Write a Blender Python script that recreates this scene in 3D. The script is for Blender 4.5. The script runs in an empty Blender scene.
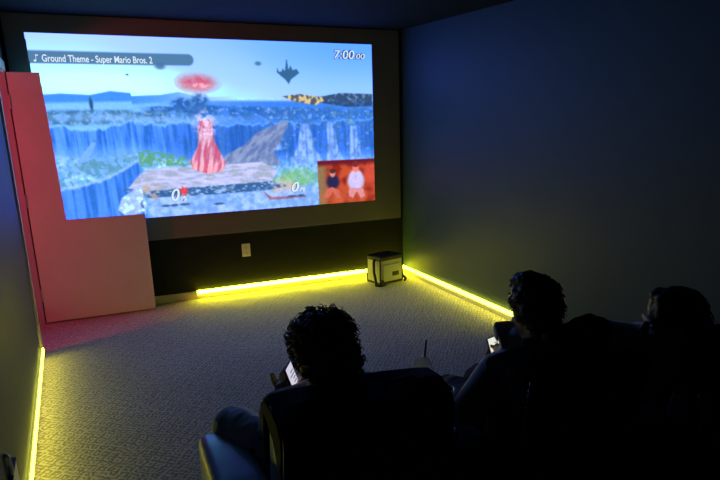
# Home cinema at night: a game picture thrown on the front wall and on an open door, yellow light
# strips along the baseboards, three people in dark armchairs seen from behind.
import bpy, bmesh, math, random
import numpy as np
from mathutils import Vector, Matrix, noise as mnoise
C = bpy.context.scene.collection
R = math.radians
V = Vector
rnd = random.Random(7)

# ------------------------------------------------------------------ helpers
def link(name, me, m=None, parent=None, smooth=False):
    o = bpy.data.objects.new(name, me)
    C.objects.link(o)
    if m: me.materials.append(m)
    if smooth:
        for p in me.polygons: p.use_smooth = True
    if parent: o.parent = parent
    return o

def obj(name, bm, m, parent=None, smooth=False, bevel=0.0, seg=2):
    if bevel:
        bmesh.ops.bevel(bm, geom=list(bm.edges), offset=bevel, segments=seg, affect='EDGES', profile=0.5, clamp_overlap=True)
    bmesh.ops.recalc_face_normals(bm, faces=bm.faces)
    me = bpy.data.meshes.new(name)
    bm.to_mesh(me); bm.free()
    return link(name, me, m, parent, smooth)

def thing(name, label, cat, loc=(0, 0, 0), rz=0.0, group=None):
    o = bpy.data.objects.new(name, None)
    C.objects.link(o)
    o.location = loc; o.rotation_euler = (0, 0, rz)
    o.empty_display_size = 0.05
    tag(o, label, cat, group)
    return o

def tag(o, label=None, cat=None, group=None, kind=None):
    if label: o['label'] = label
    if cat: o['category'] = cat
    if group: o['group'] = group
    if kind: o['kind'] = kind
    return o

def box(bm, x0, x1, y0, y1, z0, z1, mat=None):
    g = bmesh.ops.create_cube(bm, size=1.0)
    M = Matrix.Translation(((x0+x1)/2, (y0+y1)/2, (z0+z1)/2)) @ Matrix.Diagonal((x1-x0, y1-y0, z1-z0, 1))
    if mat is not None: M = mat @ M
    bmesh.ops.transform(bm, matrix=M, verts=g['verts'])
    return g['verts']

def bx(x0, x1, y0, y1, z0, z1):
    bm = bmesh.new(); box(bm, x0, x1, y0, y1, z0, z1); return bm

class Blobs:
    """a heap of overlapping ellipsoids, melted into one surface by fuse()"""
    def __init__(self): self.v, self.f, self.n = [], [], 0
_ico = {}
def ico(sub):
    if sub not in _ico:
        b = bmesh.new(); bmesh.ops.create_icosphere(b, subdivisions=sub, radius=1.0)
        b.verts.index_update()
        _ico[sub] = (np.array([v.co[:] for v in b.verts]), np.array([[v.index for v in f.verts] for f in b.faces])); b.free()
    return _ico[sub]
def ell(bm, c, r, rot=None, sub=3):
    if isinstance(bm, Blobs):
        v, f = ico(2)
        v = v*np.array(r[:])
        if rot: v = v@np.array(rot).T
        bm.v.append(v+np.array(c[:])); bm.f.append(f+bm.n); bm.n += len(v)
        return
    g = bmesh.ops.create_icosphere(bm, subdivisions=sub, radius=1.0)
    M = Matrix.Translation(c) @ (rot.to_4x4() if rot else Matrix.Identity(4)) @ Matrix.Diagonal((r[0], r[1], r[2], 1))
    bmesh.ops.transform(bm, matrix=M, verts=g['verts'])
    return g['verts']

def tube(bm, pts, r, n=8, closed=False):
    pts = [V(p) for p in pts]; rings = []
    for i, p in enumerate(pts):
        a = pts[i-1] if (i > 0 or closed) else pts[i]
        b = pts[(i+1) % len(pts)] if (i < len(pts)-1 or closed) else pts[i]
        t = (b-a).normalized()
        s = t.cross(V((0, 0, 1)))
        if s.length < 1e-3: s = t.cross(V((0, 1, 0)))
        s.normalize(); q = s.cross(t)
        rr = r[i] if isinstance(r, (list, tuple)) else r
        rings.append([bm.verts.new(p + s*rr*math.cos(2*math.pi*k/n) + q*rr*math.sin(2*math.pi*k/n)) for k in range(n)])
    m = len(rings)
    for i in range(m if closed else m-1):
        A, B = rings[i], rings[(i+1) % m]
        for k in range(n):
            bm.faces.new((A[k], A[(k+1) % n], B[(k+1) % n], B[k]))
    if not closed:
        bm.faces.new(rings[0][::-1]); bm.faces.new(rings[-1])

def lathe(bm, prof, n=24, c=(0, 0, 0)):
    rings = []
    for (r, z) in prof:
        rings.append([bm.verts.new((c[0]+r*math.cos(2*math.pi*k/n), c[1]+r*math.sin(2*math.pi*k/n), c[2]+z)) for k in range(n)])
    for A, B in zip(rings, rings[1:]):
        for k in range(n): bm.faces.new((A[k], A[(k+1) % n], B[(k+1) % n], B[k]))
    bm.faces.new(rings[0][::-1]); bm.faces.new(rings[-1])

def evaluated(o):
    dg = bpy.context.evaluated_depsgraph_get()
    dg.update()
    me = bpy.data.meshes.new_from_object(o.evaluated_get(dg))
    return me

def skin_bm(bm_out, joints, bones, root=None, levels=2):
    """grow a tapering limb along every bone and add it to bm_out (melted together later by fuse)"""
    for a, b in bones:
        (pa, ra), (pb, rb) = joints[a], joints[b]
        ra = ra if isinstance(ra, tuple) else (ra, ra); rb = rb if isinstance(rb, tuple) else (rb, rb)
        pa, pb = V(pa), V(pb)
        n = max(2, int((pb-pa).length/(.35*min(ra[1], rb[1]))))
        for k in range(n+1):
            t = k/n; rx, ry = ra[0]+(rb[0]-ra[0])*t, ra[1]+(rb[1]-ra[1])*t
            ell(bm_out, pa.lerp(pb, t), (rx, ry, min(rx, ry)), sub=2)

def fuse(name, bm, voxel, m, parent, smooth_it=4, fac=0.5):
    """melt overlapping shapes into one continuous surface"""
    me = bpy.data.meshes.new('tmp')
    if isinstance(bm, Blobs): me.from_pydata(np.concatenate(bm.v).tolist(), [], np.concatenate(bm.f).tolist())
    else: bm.to_mesh(me); bm.free()
    o = bpy.data.objects.new('tmp', me); C.objects.link(o)
    r = o.modifiers.new('r', 'REMESH'); r.mode = 'VOXEL'; r.voxel_size = voxel
    s = o.modifiers.new('s', 'SMOOTH'); s.iterations = smooth_it; s.factor = fac
    m2 = evaluated(o)
    bpy.data.objects.remove(o); bpy.data.meshes.remove(me)
    m2.name = name
    m2.materials.clear()
    return link(name, m2, m, parent, True)

# ------------------------------------------------------------------ materials
def mat(name, col, rough=0.6, var=0.0, scale=30.0, bump=0.0, bscale=None, spec=0.5, metal=0.0, col2=None, trans=0.0, sheen=0.0, bdist=0.004):
    m = bpy.data.materials.new(name); m.use_nodes = True
    nt = m.node_tree; b = nt.nodes['Principled BSDF']
    b.inputs['Roughness'].default_value = rough
    b.inputs['Metallic'].default_value = metal
    b.inputs['Specular IOR Level'].default_value = spec
    b.inputs['Transmission Weight'].default_value = trans
    b.inputs['Sheen Weight'].default_value = sheen
    tc = nt.nodes.new('ShaderNodeTexCoord')
    n = nt.nodes.new('ShaderNodeTexNoise'); n.inputs['Scale'].default_value = scale; n.inputs['Detail'].default_value = 4
    nt.links.new(tc.outputs['Object'], n.inputs['Vector'])
    rp = nt.nodes.new('ShaderNodeValToRGB')
    c2 = col2 or tuple(max(0, c*(1-var)) for c in col)
    rp.color_ramp.elements[0].color = (*c2, 1); rp.color_ramp.elements[0].position = .3
    rp.color_ramp.elements[1].color = (*col, 1); rp.color_ramp.elements[1].position = .7
    nt.links.new(n.outputs['Fac'], rp.inputs['Fac'])
    nt.links.new(rp.outputs['Color'], b.inputs['Base Color'])
    if bump:
        n2 = nt.nodes.new('ShaderNodeTexNoise'); n2.inputs['Scale'].default_value = bscale or scale*4; n2.inputs['Detail'].default_value = 5
        nt.links.new(tc.outputs['Object'], n2.inputs['Vector'])
        bp = nt.nodes.new('ShaderNodeBump'); bp.inputs['Strength'].default_value = bump; bp.inputs['Distance'].default_value = bdist
        nt.links.new(n2.outputs['Fac'], bp.inputs['Height']); nt.links.new(bp.outputs['Normal'], b.inputs['Normal'])
    return m

def glow(name, col, strength):
    m = bpy.data.materials.new(name); m.use_nodes = True
    nt = m.node_tree; nt.nodes.clear()
    e = nt.nodes.new('ShaderNodeEmission'); e.inputs[0].default_value = (*col, 1); e.inputs[1].default_value = strength
    o = nt.nodes.new('ShaderNodeOutputMaterial'); nt.links.new(e.outputs[0], o.inputs[0])
    return m

M_wall = mat('navy_wall_paint', (.030, .066, .098), .55, .08, 3, .10, 120, spec=.35)
M_front = mat('dark_front_wall_paint', (.012, .014, .018), .8, .1, 3, .15, 120, spec=.25)
M_ceil = mat('dark_ceiling_paint', (.006, .012, .018), .9, .1, 4, .2, 150, spec=.08)
M_board = mat('grey_projection_board', (.23, .225, .205), .8, .05, 5, .1, 200, spec=.2)
M_base = mat('cream_baseboard_paint', (.62, .58, .46), .5, .05, 8)
M_door = mat('white_door_paint', (.86, .85, .76), .45, .05, 5, .08, 60)
M_jamb = mat('white_frame_paint', (.62, .58, .56), .5, .05, 6)
M_hinge = mat('satin_hinge_metal', (.62, .56, .52), .35, .1, 40, metal=.7)
M_plate = mat('white_switch_plate_plastic', (.78, .78, .74), .4, .04, 20)
M_slot = mat('dark_slot', (.03, .03, .03), .6)
M_leather = mat('light_grey_leather', (.54, .62, .74), .28, .1, 30, .25, 220, spec=.6, bdist=.002)
M_cover = mat('black_chair_cover', (.012, .012, .014), .8, .2, 40, .3, 300, spec=.2, bdist=.002)
M_seat = mat('dark_seat_fabric', (.05, .05, .055), .8, .15, 40, .3, 250)
M_foot = mat('dark_wood_feet', (.03, .02, .015), .5, .2, 30)
M_chrome = mat('chrome', (.75, .75, .75), .2, .05, 40, metal=1)
M_bagg = mat('grey_bag_canvas', (.46, .47, .44), .8, .12, 60, .3, 400)
M_bagk = mat('black_webbing', (.012, .012, .012), .7, .1, 60, .2, 300)
M_skin = mat('skin', (.60, .38, .29), .5, .1, 20, .1, 300, bdist=.001)
M_eye = mat('eye_white', (.7, .7, .68), .2, .03, 30)
M_jeans = mat('blue_grey_denim', (.60, .66, .72), .85, .2, 50, .3, 500, sheen=1.0, bdist=.002)
M_black = mat('black_trousers', (.02, .02, .022), .85, .15, 50, .2, 300)
M_hood = mat('charcoal_hoodie', (.045, .047, .05), .9, .15, 40, .3, 300, sheen=.6)
M_navy = mat('navy_jacket_cloth', (.24, .27, .32), .7, .15, 40, .3, 250, sheen=1.0)
M_grey = mat('grey_sweater_knit', (.62, .62, .63), .9, .15, 60, .3, 300, sheen=1.0)
M_hair = mat('dark_brown_hair', (.10, .068, .045), .45, .35, 60, .4, 200, spec=.4)
M_hairk = mat('black_hair', (.013, .011, .010), .5, .3, 60, .4, 200, spec=.35)
M_straw = mat('dark_red_straw', (.16, .02, .02), .4, .05, 20)
M_tumb = mat('black_tumbler', (.012, .012, .013), .35, .1, 20)
M_pack = mat('dark_navy_backpack', (.020, .024, .036), .7, .2, 50, .3, 300)
M_phone = mat('black_phone_case', (.02, .02, .022), .35, .1, 20)
M_shoe = mat('dark_shoe', (.05, .05, .05), .6, .1, 30)
M_led = glow('yellow_light_strip', (1.0, .94, .05), 12.5)
M_led_front = glow('yellow_light_strip_brighter', (1.0, .94, .024), 40.0)
M_led_dim = glow('yellow_light_strip_dimmer', (1.0, .93, .065), 8.5)

def translucent(name, col):
    m = bpy.data.materials.new(name); m.use_nodes = True
    nt = m.node_tree; nt.nodes.clear(); L = nt.links.new
    a = nt.nodes.new('ShaderNodeBsdfDiffuse'); b = nt.nodes.new('ShaderNodeBsdfTranslucent'); g = nt.nodes.new('ShaderNodeBsdfGlossy')
    n = nt.nodes.new('ShaderNodeTexNoise'); n.inputs['Scale'].default_value = 60
    r = nt.nodes.new('ShaderNodeValToRGB'); r.color_ramp.elements[0].color = tuple(c*.92 for c in col)+(1,); r.color_ramp.elements[1].color = (*col, 1)
    L(n.outputs['Fac'], r.inputs['Fac']); L(r.outputs['Color'], a.inputs[0]); L(r.outputs['Color'], b.inputs[0]); g.inputs['Roughness'].default_value = .25
    x = nt.nodes.new('ShaderNodeMixShader'); x.inputs[0].default_value = .70; L(a.outputs[0], x.inputs[1]); L(b.outputs[0], x.inputs[2])
    y = nt.nodes.new('ShaderNodeMixShader'); y.inputs[0].default_value = .06; L(x.outputs[0], y.inputs[1]); L(g.outputs[0], y.inputs[2])
    tr = nt.nodes.new('ShaderNodeBsdfTransparent'); z = nt.nodes.new('ShaderNodeMixShader'); z.inputs[0].default_value = .10; L(y.outputs[0], z.inputs[1]); L(tr.outputs[0], z.inputs[2])
    o = nt.nodes.new('ShaderNodeOutputMaterial'); L(z.outputs[0], o.inputs[0]); return m
M_cup = translucent('translucent_white_plastic', (.93, .93, .91))
def carpet():
    m = bpy.data.materials.new('patterned_grey_carpet'); m.use_nodes = True
    nt = m.node_tree; b = nt.nodes['Principled BSDF']; L = nt.links.new
    b.inputs['Roughness'].default_value = .95; b.inputs['Specular IOR Level'].default_value = .1; b.inputs['Sheen Weight'].default_value = .6; b.inputs['Sheen Roughness'].default_value = .6
    tc = nt.nodes.new('ShaderNodeTexCoord')
    ns = nt.nodes.new('ShaderNodeTexNoise'); ns.inputs['Scale'].default_value = 7; ns.inputs['Detail'].default_value = 3
    L(tc.outputs['Object'], ns.inputs['Vector'])
    add = nt.nodes.new('ShaderNodeMixRGB'); add.blend_type = 'ADD'; add.inputs['Fac'].default_value = .06
    L(tc.outputs['Object'], add.inputs['Color1']); L(ns.outputs['Color'], add.inputs['Color2'])
    def waves(rot):
        mp = nt.nodes.new('ShaderNodeMapping'); mp.inputs['Rotation'].default_value = (0, 0, R(rot))
        L(add.outputs['Color'], mp.inputs['Vector'])
        w = nt.nodes.new('ShaderNodeTexWave'); w.inputs['Scale'].default_value = 12; w.inputs['Distortion'].default_value = 3.2
        w.inputs['Detail'].default_value = 2; w.inputs['Detail Scale'].default_value = 3
        L(mp.outputs['Vector'], w.inputs['Vector']); return w
    w1, w2 = waves(38), waves(-50)
    mpc = nt.nodes.new('ShaderNodeMapping'); mpc.inputs['Rotation'].default_value = (0, 0, R(-6))
    L(add.outputs['Color'], mpc.inputs['Vector'])
    ck = nt.nodes.new('ShaderNodeTexChecker'); ck.inputs['Scale'].default_value = 30
    L(mpc.outputs['Vector'], ck.inputs['Vector'])
    mx = nt.nodes.new('ShaderNodeMixRGB'); L(ck.outputs['Fac'], mx.inputs['Fac']); L(w1.outputs['Color'], mx.inputs['Color1']); L(w2.outputs['Color'], mx.inputs['Color2'])
    fine = nt.nodes.new('ShaderNodeTexNoise'); fine.inputs['Scale'].default_value = 160; fine.inputs['Detail'].default_value = 4
    L(tc.outputs['Object'], fine.inputs['Vector'])
    mf = nt.nodes.new('ShaderNodeMixRGB'); mf.inputs['Fac'].default_value = .35; L(mx.outputs['Color'], mf.inputs['Color1']); L(fine.outputs['Fac'], mf.inputs['Color2'])
    rp = nt.nodes.new('ShaderNodeValToRGB')
    rp.color_ramp.elements[0].position = .22; rp.color_ramp.elements[0].color = (.19, .165, .15, 1)
    rp.color_ramp.elements[1].position = .80; rp.color_ramp.elements[1].color = (.74, .645, .57, 1)
    L(mf.outputs['Color'], rp.inputs['Fac'])
    # large soft wear
    big = nt.nodes.new('ShaderNodeTexNoise'); big.inputs['Scale'].default_value = 1.6; L(tc.outputs['Object'], big.inputs['Vector'])
    mr = nt.nodes.new('ShaderNodeMapRange'); mr.inputs['From Min'].default_value = .3; mr.inputs['From Max'].default_value = .7; mr.inputs['To Min'].default_value = .82; mr.inputs['To Max'].default_value = 1.05
    L(big.outputs['Fac'], mr.inputs['Value'])
    mul = nt.nodes.new('ShaderNodeMixRGB'); mul.blend_type = 'MULTIPLY'; mul.inputs['Fac'].default_value = 1
    L(rp.outputs['Color'], mul.inputs['Color1']); L(mr.outputs['Result'], mul.inputs['Color2']); L(mul.outputs['Color'], b.inputs['Base Color'])
    bp = nt.nodes.new('ShaderNodeBump'); bp.inputs['Strength'].default_value = .5; bp.inputs['Distance'].default_value = .006
    L(mf.outputs['Color'], bp.inputs['Height']); L(bp.outputs['Normal'], b.inputs['Normal'])
    return m
M_carpet = carpet()

# ------------------------------------------------------------------ the room (front wall y = 0, right wall x = 0, floor z = 0)
WX, BACK, H = -3.43, -7.6, 2.44
JY, HY, DH = -0.985, -0.17, 2.0        # doorway in the left wall: near jamb, hinge jamb, head height
def struct(name, bm, m, parent=None, **k):
    o = obj(name, bm, m, parent, **k)
    if parent is None: tag(o, kind='structure')
    return o
struct('floor', bx(-5.6, .12, BACK-.12, .12, -.06, 0), M_carpet)
struct('ceiling', bx(-5.6, .12, BACK-.12, .12, H, H+.06), M_ceil)
struct('wall_front', bx(-5.6, .12, 0, .12, 0, H), M_front)
struct('wall_right', bx(0, .12, BACK, 0, 0, H), M_wall)
struct('wall_back', bx(-5.6, .12, BACK-.12, BACK, 0, H), M_front)
bm = bmesh.new()
box(bm, WX-.12, WX, BACK, JY, 0, H); box(bm, WX-.12, WX, JY, HY+.02, DH+.01, H); box(bm, WX-.12, WX, HY+.02, 0, 0, H)
struct('wall_left', bm, M_wall)
struct('wall_corridor', bx(-5.6, -5.48, BACK, 0, 0, H), M_wall)
# baseboards
BH, BT = .075, .012
struct('baseboard_front', bx(WX, 0, -BT, 0, 0, BH), M_base)
struct('baseboard_right', bx(-BT, 0, BACK, -BT, 0, BH), M_base)
struct('baseboard_left', bx(WX, WX+BT, BACK, JY-.07, 0, BH), M_base)
# door frame: linings and casing
bm = bmesh.new()
box(bm, WX-.125, WX+.004, HY, HY+.02, 0, DH); box(bm, WX-.125, WX+.004, JY, JY+.018, 0, DH); box(bm, WX-.125, WX+.004, JY+.018, HY, DH-.012, DH+.01)
struct('trim_1', bm, M_jamb)
bm = bmesh.new()
box(bm, WX, WX+.014, JY-.065, JY+.006, 0, DH+.07); box(bm, WX, WX+.014, JY+.006, HY+.01, DH, DH+.07)
struct('trim_2', bm, M_jamb)
# the open door
DX0, DX1, DY0, DY1 = WX+.014, -2.555, -.170, -.130
door = struct('door_1', bx(DX0, DX1, DY0, DY1, .012, DH-.004), M_door, bevel=.002, seg=1)
tag(door, 'flat white door swung open flat against the front wall, lit red')
for z in (.25, 1.02, 1.78):
    bm = bmesh.new(); lathe(bm, [(.007, -.05), (.007, .05)], 12, (WX+.009, DY0-.006, z))
    box(bm, WX+.004, DX0+.004, DY0-.004, DY0+.002, z-.045, z+.045)
    obj('hinge', bm, M_hinge, door)
bm = bmesh.new()
for s, y in ((-1, DY0),):
    lathe(bm, [(.028, 0), (.028, .008), (.012, .012), (.012, .04), (.026, .048), (.028, .06), (.018, .07)], 20)
bmesh.ops.transform(bm, matrix=Matrix.Translation((DX1-.065, DY1, .95)) @ Matrix.Rotation(R(-90), 4, 'X'), verts=bm.verts)
obj('door_handle', bm, M_hinge, door, True)

# light strips, each a slim channel on its baseboard
def strip(name_label, x0, x1, y0, y1, ends, m=None):
    t = thing('light_strip', name_label, 'light strip', ((x0+x1)/2, (y0+y1)/2, BH-.02), group='yellow light strips along the baseboards')
    c = V(t.location)
    obj('glowing_strip', bx(x0-c.x, x1-c.x, y0-c.y, y1-c.y, -.008, .027), m or M_led, t, bevel=.004)
    for (ex0, ex1, ey0, ey1) in ends:
        obj('end_cap', bx(ex0-c.x, ex1-c.x, ey0-c.y, ey1-c.y, -.009, .028), M_plate, t)
strip('glowing yellow light strip along the front wall under the picture', -2.165, -.024, -BT-.010, -BT, [(-2.173, -2.165, -BT-.011, -BT), ], M_led_front)
strip('glowing yellow light strip along the right wall from the bag corner to the people', -BT-.010, -BT, -2.05, -.036, [(-BT-.011, -BT, -.036, -.030)])
strip('glowing yellow light strip along the left wall by the doorway', WX+BT, WX+BT+.010, -3.60, JY-.075, [(WX+BT, WX+BT+.011, JY-.075, JY-.069)], M_led_dim)

# wall outlet below the board
t = thing('wall_outlet', 'small white outlet plate on the front wall below the screen', 'outlet', (-1.677, 0, .415))
obj('plate', bx(-.040, .040, -.007, 0, -.062, .062), M_plate, t, bevel=.003)
for z in (.027, -.027):
    s = obj('socket', bx(-.017, .017, -.0095, -.0065, z-.015, z+.015), M_plate, t, bevel=.002)
    bm = bmesh.new(); box(bm, -.008, -.005, -.0105, -.009, z-.002, z+.009); box(bm, .005, .008, -.0105, -.009, z-.002, z+.009); box(bm, -.003, .003, -.0105, -.009, z-.011, z-.006)
    obj('slot', bm, M_slot, s)

# power box low on the left wall
t = thing('power_box', 'small pale power box low on the left wall at the photo edge', 'power box', (WX, -3.40, .21))
obj('housing', bx(0, .016, -.09, .09, -.06, .140), M_plate, t, bevel=.006)
obj('lid', bx(-.0, .019, -.092, .092, .140, .147), M_slot, t, bevel=.004)
bm = bmesh.new(); tube(bm, [(.012, -.06, .145), (.012, -.063, .18), (.012, -.07, .21), (.010, -.08, .235), (.004, -.09, .245)], .010, 10)
obj('cable', bm, M_plate, t, True)

# ------------------------------------------------------------------ projection board and projected picture
bd = obj('projection_screen', bx(-3.40, -.030, -.022, 0, .592, 2.435), M_board, bevel=.002, seg=1)
tag(bd, 'wide dark grey projection board on the front wall around the picture', 'projection screen')

# the picture itself is laid out in its own units: x 0..196 across, y 0..100 down
PW, PHH = 196.0, 100.0
XL, XR, ZB, ZT = -3.2595, -.3248, .7966, 2.2962
KEY = .045                             # the beam is a little askew: the left edge leans in towards the bottom
S = 4
gw, gh = int(PW*S)+1, int(PHH*S)+1
XX, YY = np.meshgrid(np.arange(gw)/S, np.arange(gh)/S)
def vnoise(x, y, seed):
    xi, yi = np.floor(x).astype(np.int64), np.floor(y).astype(np.int64)
    fx, fy = x-xi, y-yi; fx = fx*fx*(3-2*fx); fy = fy*fy*(3-2*fy)
    def h(a, b):
        n = (a*374761393 + b*668265263 + seed*1442695041) & 0xffffffff
        n = ((n ^ (n >> 13))*1274126177) & 0xffffffff
        return ((n ^ (n >> 16)) & 0xffff)/65535.0
    return (h(xi, yi)*(1-fx)+h(xi+1, yi)*fx)*(1-fy)+(h(xi, yi+1)*(1-fx)+h(xi+1, yi+1)*fx)*fy
def fbm(x, y, seed, o=4):
    s = 0; a = .5; t = 0
    for k in range(o): s = s+a*vnoise(x*2**k, y*2**k, seed+k); t += a; a *= .5
    return s/t
def ss(a, b, x):
    t = np.clip((x-a)/(b-a), 0, 1); return t*t*(3-2*t)
def poly(pts):
    m = np.zeros(XX.shape, bool); n = len(pts)
    for i in range(n):
        (x1, y1), (x2, y2) = pts[i], pts[(i+1) % n]
        if y1 == y2: continue
        c = ((y1 > YY) != (y2 > YY)) & (XX < (x2-x1)*(YY-y1)/(y2-y1)+x1); m ^= c
    return m.astype(float)
def soft(m, n=2):
    for _ in range(n):
        p = np.pad(m, 1, mode='edge'); m = (p[:-2, 1:-1]+p[2:, 1:-1]+p[1:-1, :-2]+p[1:-1, 2:]+2*p[1:-1, 1:-1])/6
    return m
def blob(c, rx, ry, edge=.35):
    d = np.sqrt(((XX-c[0])/rx)**2+((YY-c[1])/ry)**2); return 1-ss(1-edge, 1+edge, d)
def curve(pts):
    pts = sorted(pts); return np.interp(XX, [p[0] for p in pts], [p[1] for p in pts])
IMG = np.zeros(XX.shape+(3,))
def paint(mask, col):
    global IMG
    col = np.asarray(col, float)
    if col.ndim == 1: col = col[None, None, :]
    IMG = IMG*(1-mask[..., None])+col*mask[..., None]
def mixc(a, b, t): return np.asarray(a, float)[None, None]*(1-t[..., None])+np.asarray(b, float)[None, None]*t[..., None]

def picture():
    global IMG
    n1 = fbm(XX/9, YY/9, 1); 
    def rot(sx, sy, sd, a=.6):
        c_, d_ = math.cos(a), math.sin(a)
        q = .5*fbm((c_*XX+d_*YY)/sx, (c_*YY-d_*XX)/sy, sd, 5)+.5*fbm((c_*XX-d_*YY)/sx, (c_*YY+d_*XX)/sy, sd+40, 5)
        return np.clip((q-.5)*1.5+.5, 0, 1)
    n2 = rot(3.4, 2.6, 5); n3 = rot(1.9, 1.5, 9)
    # sky: pale at the left, bluer to the right and up
    tx = XX/PW
    top = mixc((180, 222, 246), (100, 176, 236), ss(.1, .95, tx)); low = mixc((208, 240, 252), (156, 212, 246), ss(.2, .95, tx))
    ty = ss(0, 34, YY)
    IMG = top*(1-ty[..., None])+low*ty[..., None]
    paint(.5*blob((94.5, 22.6), 26, 16, .7), (166, 218, 248))
    paint(.75*blob((26.4, 26.7), 46, 7, .9), (222, 248, 254))
    # far mountains
    hz = curve([(-2.5, 32.5), (8.2, 31.7), (22.9, 32.5), (33.5, 30.4), (44.4, 31.5), (46, 31.5), (62.6, 30.9), (72.8, 29.3), (84.8, 32.1), (108.3, 32.1), (195.5, 33.0)])
    lakey = (7.3, 37.2)[1]; 
    paint(ss(-.7, .7, YY-hz)*(1-ss(60, 110, XX)), mixc((70, 150, 226), (120, 186, 242), ss(40, 90, XX)))
    # lake
    lake = curve([(-3.2, 36.6), (43.1, 36.0), (73.3, 34.2), (195.4, 34.8)])
    paint(ss(-1, 1, YY-lake), mixc((132, 204, 250), (66, 136, 226), ss(30, 130, XX)))
    # forest shore bands
    f1 = curve([(-1.9, 40.2), (21.8, 40.5), (42.5, 40.7), (84.4, 36.6), (195.3, 40.6)])
    f2 = curve([(-1.9, 48.6), (41.5, 48.4), (83.3, 45.6), (195.2, 46.3)])
    band = ss(-1, 1, YY-f1)*ss(-1, 1, f2-YY)
    paint(band*(.35+.6*ss(.3, .7, n2)), mixc((62, 116, 176), (44, 104, 200), ss(40, 100, XX)))
    paint(band*.5*ss(.58, .72, n3), (176, 214, 240))
    paint(blob((22.8, 37.3), 1.0, 3.6), (48, 96, 150))
    # castle-like blue crags left of middle
    for c, rx, ry in (((74.2, 35.9), 6, 3.5), ((84.5, 34.9), 5, 4.5), ((78.4, 38.8), 10, 2.2), ((61.7, 38.6), 9, 1.5)):
        paint(blob(c, rx, ry)*(.35+.65*ss(.4, .55, n3)), (50, 104, 190))
    # the long waterfall cliff
    w1 = curve([(-1.5, 49.1), (20.2, 50.1), (45.6, 46.6), (83.2, 47.3), (106.8, 48.4), (145.0, 47.9), (195.1, 46.9)])+(fbm(XX/3.5, YY*0, 17)-.5)*5
    w2 = curve([(1.8, 64.7), (22.9, 66.7), (47.5, 63.8), (80.7, 69.8), (143.4, 73.2), (194.4, 71.6)])
    streak = fbm(XX/1.5, YY/22, 21, 3)
    cl = ss(-.8, .8, YY-w1)*ss(-2, 2, w2-YY)
    paint(cl, mixc((44, 112, 212), (86, 160, 246), ss(.25, .7, streak)))
    paint(cl*.7*ss(-9, 0, YY-w2), (122, 192, 250)); paint(cl*.6*ss(.55, .75, fbm(XX/2.6, YY/40, 23, 3)), (120, 190, 250)); paint(.7*np.exp(-((YY-w1)/.7)**2), (140, 214, 250))
    paint(cl*.5*ss(70, 130, XX)*(1-ss(-9, 0, YY-w2)), (40, 96, 204))
    paint(cl*.45*blob((91.0, 56.7), 30, 16, .6), (36, 88, 196))
    paint(.5*blob((55.5, 44.6), 60, 2.0, .8), (150, 204, 246))
    # white falls at the right
    for pl in ([(145.6, 48.5), (150.9, 48.6), (154.7, 64.9), (161.1, 75.3), (135.2, 74.1), (142.0, 63.2)], [(162.5, 48.2), (167.3, 48.3), (170.1, 64.2), (175.3, 74.7), (161.1, 74.0), (163.2, 62.6)], [(179.2, 50.4), (183.4, 50.5), (185.8, 66.0), (190.0, 72.7), (178.3, 72.2)], [(129.2, 50.6), (131.1, 50.6), (132.0, 64.0), (126.8, 63.9)]):
        paint(soft(poly(pl), 6)*(.45+.45*ss(.3, .65, streak)), (166, 206, 246))
    # misty mottled basin
    lo = ss(-2, 2, YY-w2)
    paint(lo, mixc((112, 180, 228), (166, 220, 246), ss(.25, .75, n2)))
    paint(lo*.55*ss(.5, .72, n3), (70, 136, 188))
    rr = ss(112, 130, XX)*ss(-1, 1, YY-curve([(132.6, 38.7), (195.4, 36.8)]))*(1-lo)
    paint(rr*.5*ss(.35, .75, fbm(XX/2.4, YY/3, 25)), (62, 112, 196)); paint(rr*.4*ss(.62, .74, n2), (150, 200, 236))
    paint(.4*blob((180.8, 45.4), 11, 6, .6)*ss(.4, .6, n2), (120, 186, 206))
    # islands at the left above the lower fall
    paint(.8*blob((27.6, 70.8), 17, 5.5, .5)*ss(.4, .58, n2), (86, 150, 196))
    paint(.9*poly([(10.0, 69.4), (20.1, 57.7), (22.1, 58.3), (16.4, 68.6)]), (128, 184, 240))
    # lower-left fall
    lf = curve([(-2.3, 83.1), (10.1, 82.2), (26.5, 78.1), (43.5, 69.2), (62, 60)])+(fbm(XX/3, YY*0, 19)-.5)*2.5
    m = ss(-.5, .5, YY-lf)*(1-ss(44, 50, XX))
    paint(m, mixc((52, 120, 216), (86, 158, 246), ss(.35, .68, fbm(XX/2, YY/30, 33, 3))))
    paint(.8*np.exp(-((YY-lf)/.8)**2)*(1-ss(44, 50, XX)), (160, 210, 246))
    # slanting pale hill in the middle
    hill = soft(poly([(91.2, 72.0), (96.6, 65.7), (109.5, 59.6), (116.3, 53.3), (125.4, 49.9), (135.9, 45.9), (137.0, 49.6), (131.1, 59.1), (126.8, 65.1), (131.3, 73.9)]), 4)
    paint(hill*.85, mixc((112, 128, 182), (160, 172, 208), ss(.3, .7, fbm((XX+YY)/2.0, (XX-YY)/6, 41, 4))))
    # greens
    paint(.85*soft(poly([(46.6, 62.0), (53.3, 61.2), (76.3, 66.7), (75.9, 70.7), (46.6, 70.5)]), 3)*ss(.3, .55, n3), (96, 170, 130))
    paint(.8*blob((141.4, 82.0), 13, 5.5, .6)*(.4+.6*ss(.35, .55, n3)), (128, 200, 128))
    paint(.5*blob((131.7, 86.5), 8, 5, .6), (196, 204, 150))
    # the stage: pale slab, dark underside, bright water below
    slab = soft(poly([(43.7, 76.0), (51.9, 71.9), (86.5, 71.2), (118.6, 70.9), (128.5, 76.3), (124.1, 82.9), (85.1, 83.7), (35.2, 84.9)]), 2)
    paint(slab, mixc((168, 180, 212), (208, 212, 230), ss(.3, .7, fbm(XX/6+YY/8, YY/1.1-XX/14, 51, 5))))
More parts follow.
